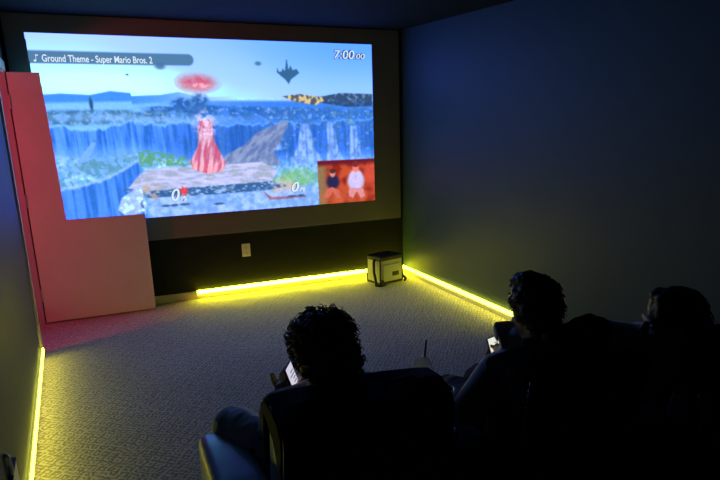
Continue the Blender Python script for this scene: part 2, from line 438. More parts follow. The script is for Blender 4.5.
    und = soft(poly([(35.2, 84.9), (85.1, 83.7), (124.1, 82.9), (135.7, 86.7), (121.0, 88.4), (84.5, 89.0), (49.7, 88.5), (31.8, 85.8)]), 1)
    paint(und*.9, mixc((50, 92, 160), (164, 194, 226), ss(.48, .72, rot(2.6, .9, 77, .25))))
    wat = soft(poly([(49.7, 88.5), (84.5, 89.0), (125.6, 88.6), (153.5, 87.2), (154.1, 100.9), (95.6, 101.5), (48.1, 100.7)]), 2)
    paint(wat*.85, mixc((124, 170, 226), (176, 212, 244), ss(.25, .75, n2)))
    paint(.9*soft(poly([(28.1, 96.6), (31.2, 89.9), (41.5, 83.4), (46.3, 84.8), (47.5, 92.4), (46.3, 97.6), (32.9, 101.1)]), 2), mixc((160, 196, 236), (218, 236, 248), ss(.3, .7, n2)))
    paint(.8*blob((42.8, 94.4), 1.7, 2.4, .2), (60, 90, 150)); paint(.9*blob((42.8, 93.8), .9, 1.4, .2), (190, 214, 240))
    paint(.85*blob((50.1, 85.6), 5.5, 4.5, .5)*ss(.42, .6, n3), (196, 176, 172))
    paint(.8*blob((131.6, 87.8), 7.5, 4.2, .5)*ss(.4, .58, n3), (226, 190, 196))
    paint(.6*soft(poly([(117.1, 88.1), (123.3, 92.9), (146.2, 93.2), (146.1, 94.4), (121.8, 94.7)]), 1), (176, 70, 84))
    # name plates under the scores: small dark dashes
    for a, b_ in (((55.8, 93.6), (60.4, 93.7)), ((61.0, 93.7), (65.0, 93.7)), ((66.2, 93.5), (72.0, 93.6)), ((86.4, 94.0), (92.4, 95.4)), ((133.9, 93.0), (139.3, 93.3)), ((140.7, 93.1), (144.8, 93.2))):
        paint(.75*blob(((a[0]+b_[0])/2, (a[1]+b_[1])/2), abs(b_[0]-a[0])/2+.2, .75, .4), (44, 70, 120))
    # splash of red behind the left score
    st = []
    for k in range(12):
        r_ = 3.1 if k % 2 == 0 else 1.7; a = 2*math.pi*k/12+.2
        c = (69.5, 85.7); st.append((c[0]+r_*math.cos(a), c[1]+r_*1.05*math.sin(a)))
    paint(soft(poly(st), 1), (232, 74, 88))
    # plain pink and red shape in place of the figure on the stage
    fl = soft(poly([(82.8, 45.0), (90.3, 45.7), (90.3, 56.7), (96.1, 70.5), (93.3, 75.1), (84.7, 76.5), (76.2, 73.1), (75.0, 69.0), (80.6, 59.8)]), 3)
    paint(fl*.9, mixc((224, 92, 128), (246, 190, 212), ss(.36, .68, fbm((XX+.25*YY)/1.3, YY/9, 61, 3))))
    paint(.8*blob((86.1, 47.4), 6, 7.5, .7)*ss(.38, .6, n3), (240, 226, 240))
    # plain red shape for the flying item in the sky
    paint(.9*blob((84.0, 24.3), 9.5, 4.3, .6)*(.7+.3*ss(.35, .55, n3)), (222, 80, 122))
    paint(.8*blob((85.5, 25.9), 5.5, 1.6, .6)*ss(.45, .6, n3), (250, 206, 222))
    # floating dark islets
    def isle(c, s):
        x, y = c
        paint(soft(poly([(x-5.5*s, y-.8*s), (x-5*s, y-3*s), (x-4.4*s, y-.9*s), (x-3*s, y-1.3*s), (x-2.6*s, y-2.6*s), (x-1.4*s, y-1.4*s), (x-.5*s, y-6.4*s), (x, y-6.6*s), (x+.3*s, y-2*s), (x+1.6*s, y-4*s), (x+2.4*s, y-1.8*s),
                         (x+4.4*s, y-2.4*s), (x+5.8*s, y-.6*s), (x+3.5*s, y+1*s), (x+1.4*s, y+2.4*s), (x+.1*s, y+4.6*s), (x-1.6*s, y+2.4*s), (x-3.6*s, y+.9*s)]), 1), (56, 108, 156))
    isle((139.1, 18.7), 1.28)
    for c, s in (((120.9, 12.9), 1.9), ((64.6, 15.3), 2.6), ((44.2, 21.3), 1.4)):
        paint(.85*blob(c, s, s*.62, .5), (64, 116, 170))
    # golden hull and dark crags on the horizon at the right
    paint(.95*soft(poly([(157.9, 32.2), (173.0, 29.8), (195.6, 30.4), (195.4, 38.0), (176.1, 38.5), (160.4, 35.9)]), 1)*(.5+.5*ss(.35, .5, n3)), (50, 76, 120))
    paint(.95*soft(poly([(134.4, 31.6), (146.1, 30.4), (160.6, 32.2), (161.8, 34.7), (156.3, 37.1), (140.6, 34.6)]), 1), mixc((86, 92, 110), (236, 208, 140), ss(.42, .6, n3)))
    # caption bar
    a, b_ = (-1.2, 9.8), (83.4, 14.1); y0, y1 = (34.5, 8.9)[1]-.4, (33.7, 14.8)[1]
    cy_, hh = (y0+y1)/2, (y1-y0)/2
    bar = ((XX < b_[0]-hh) & (abs(YY-cy_) < hh)) | (((XX-(b_[0]-hh))**2+(YY-cy_)**2) < hh*hh)
    paint(.9*soft(bar.astype(float), 1), (74, 120, 166))
    # camera inset with two seated people on a red sofa
    (ix, iy), (jx, jy) = (155.0, 72.5), (192.9, 100.3)
    ix0, iy0 = ix, (174.7, 71.8)[1]
    ins = ((XX > ix0) & (YY > iy0)).astype(float)
    paint(ins, mixc((150, 40, 30), (206, 84, 52), ss(.3, .7, fbm(XX/6, YY/5, 71))))
    paint(ins*(1-ss(3, 9, XX-ix0)), (152, 118, 84)); paint(ins*(1-ss(1.5, 5, YY-iy0)), (112, 30, 44))
    paint(ins*.8*blob((192.7, 82.1), 5, 7, .4), (226, 90, 70))
    paint(ins*.5*blob((173.7, 95.6), 20, 4, .6), (220, 110, 70))
    paint(blob((165.5, 85.9), 4.6, 4.6, .3), (44, 40, 84)); paint(blob((165.4, 80.0), 2.0, 2.7, .3), (226, 150, 140)); paint(.9*blob((165.5, 78.8), 2.1, 1.6, .3), (70, 34, 44))
    paint(soft(poly([(160.3, 90.8), (164.6, 89.1), (169.5, 91.4), (170.8, 96.8), (167.8, 96.6), (165.2, 92.4), (161.4, 96.1), (158.6, 95.3)]), 1), (216, 110, 92))
    paint(blob((182.1, 86.2), 6.2, 6.4, .25), (214, 200, 228)); paint(blob((182.2, 82.9), 4.6, 4.4, .25), (218, 204, 230)); paint(blob((182.1, 77.0), 2.3, 3.2, .3), (236, 130, 120)); paint(.9*blob((182.1, 75.3), 2.4, 1.7, .3), (120, 40, 44))
    paint(soft(poly([(176.8, 90.5), (187.2, 91.2), (188.5, 96.6), (185.4, 97.8), (182.6, 92.9), (179.5, 97.4), (176.6, 95.8)]), 1), (226, 150, 160)); paint(.45*blob((182.2, 83.6), .35, 2, .3), (150, 120, 170))
    IMG = IMG*(1+ss(0, 3, YY-hz)*(.15*rot(1.0, .9, 91)-.06))[..., None]
    IMG = np.clip(IMG, 0, 255)
picture()
IMG = np.stack([soft(IMG[..., k], 2) for k in range(3)], -1)
s_ = IMG/255.0
LIN = np.where(s_ <= .04045, s_/12.92, ((s_+.055)/1.055)**2.4)
# brightest blues and whites boosted to throw more light into the room
BOOST = 3.0
LIN[..., 2] *= 1+BOOST*ss(.86, .98, s_[..., 2])
LIN[..., 1] *= 1+3.2*ss(.86, .97, s_[..., 1])
LIN[..., 0] *= 1+1.0*ss(.90, .99, s_[..., 0])

def sample(u, v):
    x = np.clip(u*PW*S, 0, gw-1.001); y = np.clip(v*PHH*S, 0, gh-1.001)
    xi, yi = x.astype(int), y.astype(int); fx, fy = (x-xi)[..., None], (y-yi)[..., None]
    return (LIN[yi, xi]*(1-fx)+LIN[yi, xi+1]*fx)*(1-fy)+(LIN[yi+1, xi]*(1-fx)+LIN[yi+1, xi+1]*fx)*fy

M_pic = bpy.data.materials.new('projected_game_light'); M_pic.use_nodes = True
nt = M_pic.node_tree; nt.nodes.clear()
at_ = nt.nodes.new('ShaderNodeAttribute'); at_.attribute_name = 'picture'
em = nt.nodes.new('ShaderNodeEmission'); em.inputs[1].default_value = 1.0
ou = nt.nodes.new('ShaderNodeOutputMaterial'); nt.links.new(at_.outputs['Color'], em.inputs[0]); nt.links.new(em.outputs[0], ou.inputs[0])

PRJ = V((-1.75, -4.0, 2.35))           # where the projector hangs
YW = -.0235                            # picture lies on the board's face
def to_wall(x, y, z):                  # follow the projector ray on to the board
    k = (YW-PRJ.y)/(y-PRJ.y)
    return PRJ.x+(x-PRJ.x)*k, PRJ.z+(z-PRJ.z)*k
def sheet(name, x0, x1, z0, z1, y, nx, nz, keep, parent):
    xs, zs = np.linspace(x0, x1, nx+1), np.linspace(z1, z0, nz+1)
    gx, gz = np.meshgrid(xs, zs)
    wx, wz = to_wall(gx, y, gz)
    v = (ZT-wz)/(ZT-ZB); xl = XL+KEY*v; u = (wx-xl)/(XR-xl)
    ok = keep(gx, gz, u, v)
    idx = np.arange((nx+1)*(nz+1)).reshape(nz+1, nx+1)
    q = np.stack([idx[:-1, :-1], idx[1:, :-1], idx[1:, 1:], idx[:-1, 1:]], -1)
    k = ok[:-1, :-1] & ok[1:, 1:] & ok[1:, :-1] & ok[:-1, 1:]
    q = q[k]
    used = np.unique(q); rem = -np.ones((nx+1)*(nz+1), int); rem[used] = np.arange(len(used))
    co = np.stack([gx, np.full_like(gx, y), gz], -1).reshape(-1, 3)[used]
    col = sample(u, v).reshape(-1, 3)[used]
    me = bpy.data.meshes.new(name)
    me.from_pydata(co.tolist(), [], rem[q].tolist())
    at = me.attributes.new('picture', 'FLOAT_COLOR', 'POINT')
    at.data.foreach_set('color', np.concatenate([col, np.ones((len(col), 1))], 1).astype(np.float32).ravel())
    return link(name, me, M_pic, parent)
pic = thing('projected_picture', 'bright blue video game picture projected on the front wall and open door', 'projected picture', (0, 0, 0))
YD = DY0-.002
def lit_wall(gx, gz, u, v):            # the open door stands in the beam
    k = (DY0-PRJ.y)/(YW-PRJ.y)
    dx, dz = PRJ.x+(gx-PRJ.x)*k, PRJ.z+(gz-PRJ.z)*k
    return ~((dx < DX1-.004) & (dz < DH-.02))
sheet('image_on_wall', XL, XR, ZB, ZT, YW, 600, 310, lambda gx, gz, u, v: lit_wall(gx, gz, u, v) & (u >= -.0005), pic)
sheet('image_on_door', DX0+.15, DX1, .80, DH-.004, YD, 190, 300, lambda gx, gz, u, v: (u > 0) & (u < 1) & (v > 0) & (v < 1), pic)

def words(name, txt, p, h, parent, m, shear=0.0, width=None, bold=0.0):
    """lettering in picture units: p = left end of the base line, h = letter height"""
    cu = bpy.data.curves.new(name, 'FONT'); cu.body = txt
    cu.size = h/100*(ZT-ZB)*1.38; cu.shear = shear; cu.offset = bold; cu.extrude = .0004
    o = bpy.data.objects.new(name, cu); C.objects.link(o)
    cu.materials.append(m)
    o.rotation_euler = (R(90), 0, 0)
    o.location = (XL+(p[0]/PW*(XR-XL-KEY*p[1]/100)+KEY*p[1]/100), YW-.0022, ZT-p[1]/100*(ZT-ZB))
    bpy.context.view_layer.update()
    k = (width/PW*(XR-XL))/max(o.dimensions.x, 1e-4) if width else 1
    me = evaluated(o); me.name = name; loc = V(o.location)
    bpy.data.objects.remove(o)
    me.transform(Matrix.Translation(loc) @ Matrix.Rotation(R(90), 4, 'X') @ Matrix.Diagonal((k, 1, 1, 1)))
    return link(name, me, None, parent)
M_txt = glow('caption_white', (.74, .88, 1.0), 1.0)
M_out = glow('score_outline_blue', (.05, .11, .25), 1.0)
a = (5.9, 14.0); b_ = (60.6, 13.2)
words('caption_text', 'Ground Theme - Super Mario Bros. 2', a, 3.6, pic, M_txt, bold=.0012, width=b_[0]-a[0])
# the note sign in front of the caption
bm = bmesh.new(); nx, nz = XL+(3.1, 13.9)[0]/PW*(XR-XL), ZT-(3.1, 13.9)[1]/100*(ZT-ZB)
ell(bm, (nx, YW-.002, nz+.004), (.010, .001, .008), sub=2); box(bm, nx+.007, nx+.010, YW-.0028, YW-.0015, nz+.004, nz+.052)
box(bm, nx+.010, nx+.026, YW-.0028, YW-.0015, nz+.040, nz+.048)
obj('music_note', bm, M_txt, pic)
for (txt, p, q, h) in (('7:00', (169.2, 9.0), (182.8, 8.9), 5.2), ('.00', (183.2, 8.9), (190.5, 8.9), 3.2)):
    for nm, m, off, dy in (('timer_outline', M_out, .006, 0.0), ('timer_text', M_txt, .0, -.0012)):
        o = words(nm, txt, p, h, pic, m, .15, q[0]-p[0], off); o.location.y += dy
for (txt, p, q, h) in (('0', (61.0, 91.0), (65.9, 91.2), 7.2), ('.0%', (66.2, 91.2), (70.6, 91.1), 2.6), ('0', (135.8, 90.4), (140.9, 90.5), 6.2), ('.0%', (141.2, 90.5), (145.7, 90.5), 2.6)):
    for nm, m, off, dy in (('score_outline', M_out, .005, 0.0), ('score_text', M_txt, .002, -.0012)):
        o = words(nm, txt, p, h, pic, m, .25, q[0]-p[0], off); o.location.y += dy

# ------------------------------------------------------------------ bag in the corner
bag = thing('shoulder_bag', 'grey box-shaped shoulder bag with black edges on the floor in the corner', 'bag', (-.345, -.27, 0), R(14))
w, d, h = .145, .105, .270
obj('body', bx(-w, w, -d, d, .012, h), M_bagg, bag, bevel=.012, seg=3)
obj('lid', bx(-w-.004, w+.004, -d-.004, d+.004, h-.035, h+.014), M_bagk, bag, bevel=.012, seg=3)
obj('bottom', bx(-w-.004, w+.004, -d-.004, d+.004, 0, .026), M_bagk, bag, bevel=.008)
for (x, y) in ((-w, -d), (w, -d), (-w, d), (w, d)):
    bm = bmesh.new(); tube(bm, [(x*.985, y*.985, .02), (x*.985, y*.985, h-.02)], .008, 8); obj('piping', bm, M_bagk, bag, True)
obj('pocket', bx(-.115, .125, -d-.012, -d+.002, .035, .20), M_bagg, bag, bevel=.005)
obj('badge', bx(.0, .085, -d-.0155, -d-.011, .075, .120), M_bagk, bag, bevel=.002)
bm = bmesh.new(); tube(bm, [(-w-.004, -.02, h-.02), (-w-.025, -.035, .22), (-w-.045, -.06, .13), (-w-.05, -.09, .06), (-w-.075, -.125, .016), (-w-.03, -.16, .012), (-w+.02, -.15, .012), (-w+.01, -d-.01, .05)], .014, 8)
obj('strap', bm, M_bagk, bag, True)
bm = bmesh.new(); tube(bm, [(w+.004, .0, h-.03), (w+.02, -.03, .15), (w+.03, -.07, .05), (w+.05, -.10, .012), (w+.0, -.14, .012)], .014, 8)
obj('strap', bm, M_bagk, bag, True)
bm = bmesh.new(); tube(bm, [(-.07, 0, h+.012), (-.05, 0, h+.028), (.05, 0, h+.028), (.07, 0, h+.012)], .008, 8)
obj('handle', bm, M_bagk, bag, True)

# ------------------------------------------------------------------ armchairs
def cushion(name, x0, x1, y0, y1, z0, z1, m, parent, r=.03, puff=.012, tilt=None):
    bm = bx(x0, x1, y0, y1, z0, z1)
    bmesh.ops.bevel(bm, geom=list(bm.edges), offset=r, segments=4, affect='EDGES', profile=.5, clamp_overlap=True)
    bmesh.ops.subdivide_edges(bm, edges=[e for e in bm.edges if e.calc_length() > .08], cuts=3, use_grid_fill=True)
    c = V(((x0+x1)/2, (y0+y1)/2, (z0+z1)/2)); hx, hy, hz = (x1-x0)/2, (y1-y0)/2, (z1-z0)/2
    for v in bm.verts:
        q = V(((v.co.x-c.x)/hx, (v.co.y-c.y)/hy, (v.co.z-c.z)/hz))
        k = [(1-min(1, q.x*q.x)), (1-min(1, q.y*q.y)), (1-min(1, q.z*q.z))]
        v.co += V((math.copysign(puff*k[1]*k[2], q.x) if abs(q.x) > .8 else 0, math.copysign(puff*k[0]*k[2], q.y) if abs(q.y) > .8 else 0, math.copysign(puff*k[0]*k[1], q.z) if abs(q.z) > .8 else 0))
    if tilt:
        piv, ang = tilt
        bmesh.ops.rotate(bm, cent=piv, matrix=Matrix.Rotation(ang, 3, 'X'), verts=bm.verts)
    return obj(name, bm, m, parent, True)
HW = .245
def armchair(label, x, y, rz, arms, aw=.11, zipper=False, top=.90, pale=False):
    """origin on the floor under the rear foot of the back; +y is forward"""
    t = thing('armchair', label, 'armchair', (x, y, 0), rz, 'row of dark cinema armchairs')
    obj('base', bx(-HW, HW, .10, .74, .05, .30), M_seat, t, bevel=.015)
    cushion('seat', -HW+.004, HW-.004, .22, .76, .30, .43, M_seat, t, .035, .012)
    tl = (V((0, .12, .30)), R(9))
    cushion('back_cushion', -HW, HW, .115, .240, .36, top-.01, M_leather if pale else M_cover, t, .03, .008, tl)  # only the lit left chair is pale; black puts the others' shade into colour
    cushion('back_frame', -HW+.004, HW-.004, .045, .105, .10, top-.03, M_leather if pale else M_cover, t, .02, .004, tl)
    # black cover pulled over the top of the back and down behind it
    bm = bmesh.new()
    prof = [(.028, .12), (.024, .40), (.022, top-.05), (.028, top-.012), (.06, top+.012), (.12, top+.016), (.20, top+.008), (.245, top-.03), (.252, top-.15), (.247, top-.26)]
    n = 16; rows = []
    for (py, pz) in prof:
        row = []
        for k in range(n+1):
            s = -1+2*k/n
            row.append(bm.verts.new((s*(HW+.012), py+.003*math.sin(9*s+pz*7), pz+.005*math.sin(5*s+py*30)-(.010*abs(s)**4))))
        rows.append(row)
    for A, B in zip(rows, rows[1:]):
        for k in range(n): bm.faces.new((A[k], A[k+1], B[k+1], B[k]))
    # side flaps of the cover
    for s in (-1, 1):
        xx = s*(HW+.012)
        pts = [(.022, top-.05), (.028, top-.012), (.06, top+.010), (.12, top+.014), (.20, top+.004), (.245, top-.03), (.246, top-.045), (.18, top-.050), (.11, top-.070), (.075, top-.11), (.035, top-.17)]
        f = [bm.verts.new((xx+s*.002, a_, b2-.010)) for a_, b2 in pts]
        bm.faces.new(f)
    bmesh.ops.rotate(bm, cent=tl[0], matrix=Matrix.Rotation(tl[1], 3, 'X'), verts=bm.verts)
    o = obj('back_cover', bm, M_cover, t, False)
    sd = o.modifiers.new('thick', 'SOLIDIFY'); sd.thickness = .006; sd.offset = 1
    o['label'] = 'black cover over the chair back'
    for s in arms:
        x0, x1 = (s*HW, s*(HW+aw)) if s > 0 else (s*(HW+aw), s*HW)
        a = cushion('arm', x0, x1, .12, .60, .05, .575, M_leather if pale else M_cover, t, .035, .006)
        if pale: a['label'] = 'pale leather arm'
    for sx in (-1, 1):
        for yy in (.14, .68):
            bm = bmesh.new(); lathe(bm, [(.018, 0), (.024, .055)], 12, (sx*(HW-.04), yy, 0)); obj('foot', bm, M_foot, t, True)
    if zipper:
        bm = bmesh.new(); tube(bm, [(-HW-.016, .018, .62), (-HW-.016, .018, .88)], .0022, 6)
        for k in range(12): ell(bm, (-HW-.017+rnd.uniform(-.003, .003), .016, .63+.02*k), (.0035, .003, .005 if k % 4 else .008), sub=1)
        bmesh.ops.rotate(bm, cent=tl[0], matrix=Matrix.Rotation(tl[1], 3, 'X'), verts=bm.verts)
        obj('zipper', bm, M_chrome, t, True)['label'] = 'chrome zipper on the back edge'
    return t
armchair('black-backed armchair at left under the curly-haired person, pale left arm showing', -2.405, -4.50, R(-2), (-1,), aw=.165, pale=True, top=.876)
armchair('dark armchair in the middle under the person with short black hair', -1.64, -4.53, 0, (-1, 1), aw=.068, zipper=True, top=.875)
armchair('dark armchair at right under the person shown in profile', -.962, -4.72, 0, (-1, 1))
# console between the two left chairs, with the drinks
con = thing('console', 'dark armrest console with cup holders between the left and middle armchairs', 'console', (-2.075, -4.10, 0))
obj('body', bx(-.045, .115, -.27, .32, 0, .53), M_seat, con, bevel=.02, seg=3)
obj('top', bx(-.048, .118, -.28, .33, .53, .565), M_cover, con, bevel=.012, seg=3)
for (px_, py_) in ((.037, -.060), (.069, -.155), (.035, .12)):
    bm = bmesh.new(); tube(bm, [(px_+.046*math.cos(a2), py_+.046*math.sin(a2), .566) for a2 in [2*math.pi*k/24 for k in range(24)]], .003, 6, True)
    obj('cup_holder', bm, M_tumb, con, True)
CS = 1.12
cup = thing('drink_cup', 'white plastic drink cup with dome lid and dark straw beside left chair', 'cup', (-2.038, -4.160, .565))
bm = bmesh.new(); lathe(bm, [(r_, z_*CS) for r_, z_ in ((.027, 0), (.030, .02), (.037, .155), (.038, .16))], 28); bm.faces.ensure_lookup_table(); bmesh.ops.delete(bm, geom=[f for f in bm.faces if len(f.verts) > 4 and f.calc_center_median().z > .1], context='FACES'); obj('cup_body', bm, M_cup, cup, True)
bm = bmesh.new(); lathe(bm, [(r_, z_*CS) for r_, z_ in ((.041, .158), (.042, .166), (.039, .170), (.038, .190), (.030, .212), (.016, .224), (.006, .226))], 28); bm.faces.ensure_lookup_table(); bmesh.ops.delete(bm, geom=[f for f in bm.faces if len(f.verts) > 4], context='FACES'); obj('dome_lid', bm, M_cup, cup, True)
bm = bmesh.new(); tube(bm, [(.0, 0, .03), (.006, -.006, .22), (.014, -.010, .315)], .0036, 8); obj('straw', bm, M_straw, cup, True)
tm = thing('tumbler', 'black tumbler with shiny rim next to the white cup', 'tumbler', (-2.006, -4.255, .565))
bm = bmesh.new(); lathe(bm, [(.032, 0), (.034, .01), (.0385, .150), (.0400, .155)], 28); obj('tumbler_body', bm, M_tumb, tm, True)
bm = bmesh.new(); tube(bm, [(.040*math.cos(a2), .040*math.sin(a2), .156) for a2 in [2*math.pi*k/32 for k in range(32)]], .0028, 8, True)
obj('rim', bm, M_chrome, tm, True)
# backpack hung on the rear of the left chair
bp_ = thing('backpack', 'dark rounded backpack hanging behind the left armchair, at the bottom edge', 'backpack', (-2.335, -4.650, .36))
bm = Blobs(); ell(bm, (0, 0, .30), (.155, .085, .17)); ell(bm, (0, -.01, .14), (.160, .095, .16)); ell(bm, (0, -.02, .24), (.15, .09, .18))
fuse('body', bm, .012, M_pack, bp_, 8)
bm = bmesh.new(); ell(bm, (0, -.075, .13), (.12, .045, .11)); obj('pocket', bm, M_pack, bp_, True)
bm = bmesh.new(); tube(bm, [(-.05, .03, .44), (-.045, .045, .50), (-.04, .075, .585), (.04, .075, .585), (.045, .045, .50), (.05, .03, .44)], .009, 8); obj('strap', bm, M_bagk, bp_, True)
# dark jacket heaped over the middle chair's right side
jk = Blobs()
for (c_, r_) in (((0, 0, 0), (.13, .07, .035)), ((.02, .0, .03), (.055, .05, .035)), ((.075, .01, .012), (.05, .05, .035)), ((-.08, .0, .0), (.06, .06, .03)), ((-.02, -.065, -.03), (.09, .022, .05))): ell(jk, c_, r_)
o = fuse('jacket', jk, .009, M_cover, None, 6)
for v in o.data.vertices: v.co += V(v.normal)*.012*mnoise.noise(v.co*22)
o.location = (-1.675, -4.56, .960)
tag(o, 'dark crumpled jacket heaped on top of the middle armchair back', 'jacket')

# ------------------------------------------------------------------ people
def frame(fwd, up=(0, 0, 1)):
    f = V(fwd).normalized(); s = f.cross(V(up)).normalized(); u = s.cross(f)
    return Matrix((s, f, u)).transposed()          # local x = right, y = forward, z = up
def capsule(bm, a, b, ra, rb, n=6):
    a, b = V(a), V(b)
    for k in range(n+1):
        t = k/n; ell(bm, a.lerp(b, t), (ra+(rb-ra)*t,)*3, sub=2)
def head(bm, c, M, s=1.0):
    def e(p, r): ell(bm, c+M@(V(p)*s), V(r)*s, M)
    e((0, -.012, .030), (.074, .094, .086)); e((0, .020, -.028), (.061, .073, .084)); e((0, .050, -.088), (.036, .034, .026))
    e((0, .030, -.070), (.052, .056, .044))
    e((0, .083, .020), (.050, .014, .010)); e((.034, .066, -.030), (.026, .026, .022)); e((-.034, .066, -.030), (.026, .026, .022))
    for k in range(6):
        t = k/5; e((0, .088+.022*t, .008-.044*t), (.008+.004*t, .010+.002*t, .010))
    e((.011, .096, -.038), (.008, .011, .007)); e((-.011, .096, -.038), (.008, .011, .007))
    e((0, .091, -.058), (.021, .012, .006)); e((0, .089, -.069), (.019, .013, .007))
    e((.076, -.012, -.008), (.010, .021, .031)); e((-.076, -.012, -.008), (.010, .021, .031))
def eyes(c, M, s, par, off):
    for sx in (-1, 1):
        bm = bmesh.new(); ell(bm, c-off+M@(V((sx*.030, .0735, -.002))*s), (.0108*s,)*3, M, 2)
        e_ = obj('eye', bm, M_eye, par, True)
        bm = bmesh.new(); ell(bm, c-off+M@(V((sx*.030, .0818, -.003))*s), (.0050*s, .0030*s, .0050*s), M, 2)
        obj('iris', bm, M_hairk, e_, True)
def hand(joints, bones, tagn, wrist_name, w, dirv, nrm, side, curl=.9, spread=.2, s=1.0):
    """five fingers rooted in the palm; dirv = along the hand, nrm = out of the palm, side = towards the thumb"""
    d, n, t = V(dirv).normalized(), V(nrm).normalized(), V(side).normalized()
    w = V(w)
    pc = w+d*.045*s
    joints[tagn+'palm'] = (pc, (.030*s, .017*s)); bones.append((wrist_name, tagn+'palm'))
    for i, (off, ln) in enumerate(((.027, .072), (.010, .080), (-.009, .075), (-.027, .060))):
        k0 = w+d*.085*s+t*off*s
        base = w+d*.055*s+t*off*.7*s
        joints[f'{tagn}a{i}'] = (base, .0105*s); joints[f'{tagn}b{i}'] = (k0, .0095*s)
        bones += [(tagn+'palm', f'{tagn}a{i}'), (f'{tagn}a{i}', f'{tagn}b{i}')]
        p, ang = k0, curl*.45
        for j, fr in enumerate((.45, .31, .24)):
            dd = d*math.cos(ang)+n*math.sin(ang)+t*spread*off*4
            p = p+dd.normalized()*ln*fr*s; ang += curl*.5
            joints[f'{tagn}c{i}{j}'] = (p, (.0088-.001*j)*s)
            bones.append((f'{tagn}b{i}' if j == 0 else f'{tagn}c{i}{j-1}', f'{tagn}c{i}{j}'))
    p = w+d*.028*s+t*.026*s+n*.006*s
    joints[tagn+'t0'] = (p, .012*s); bones.append((tagn+'palm', tagn+'t0'))
    for j, (dd, ln) in enumerate(((d*.6+t*.8+n*.25, .036), (d*.9+t*.25+n*.5, .030), (d*.9-t*.1+n*.6, .022))):
        p = p+dd.normalized()*ln*s; joints[f'{tagn}t{j+1}'] = (p, (.0105-.001*j)*s); bones.append((f'{tagn}t{j}', f'{tagn}t{j+1}'))

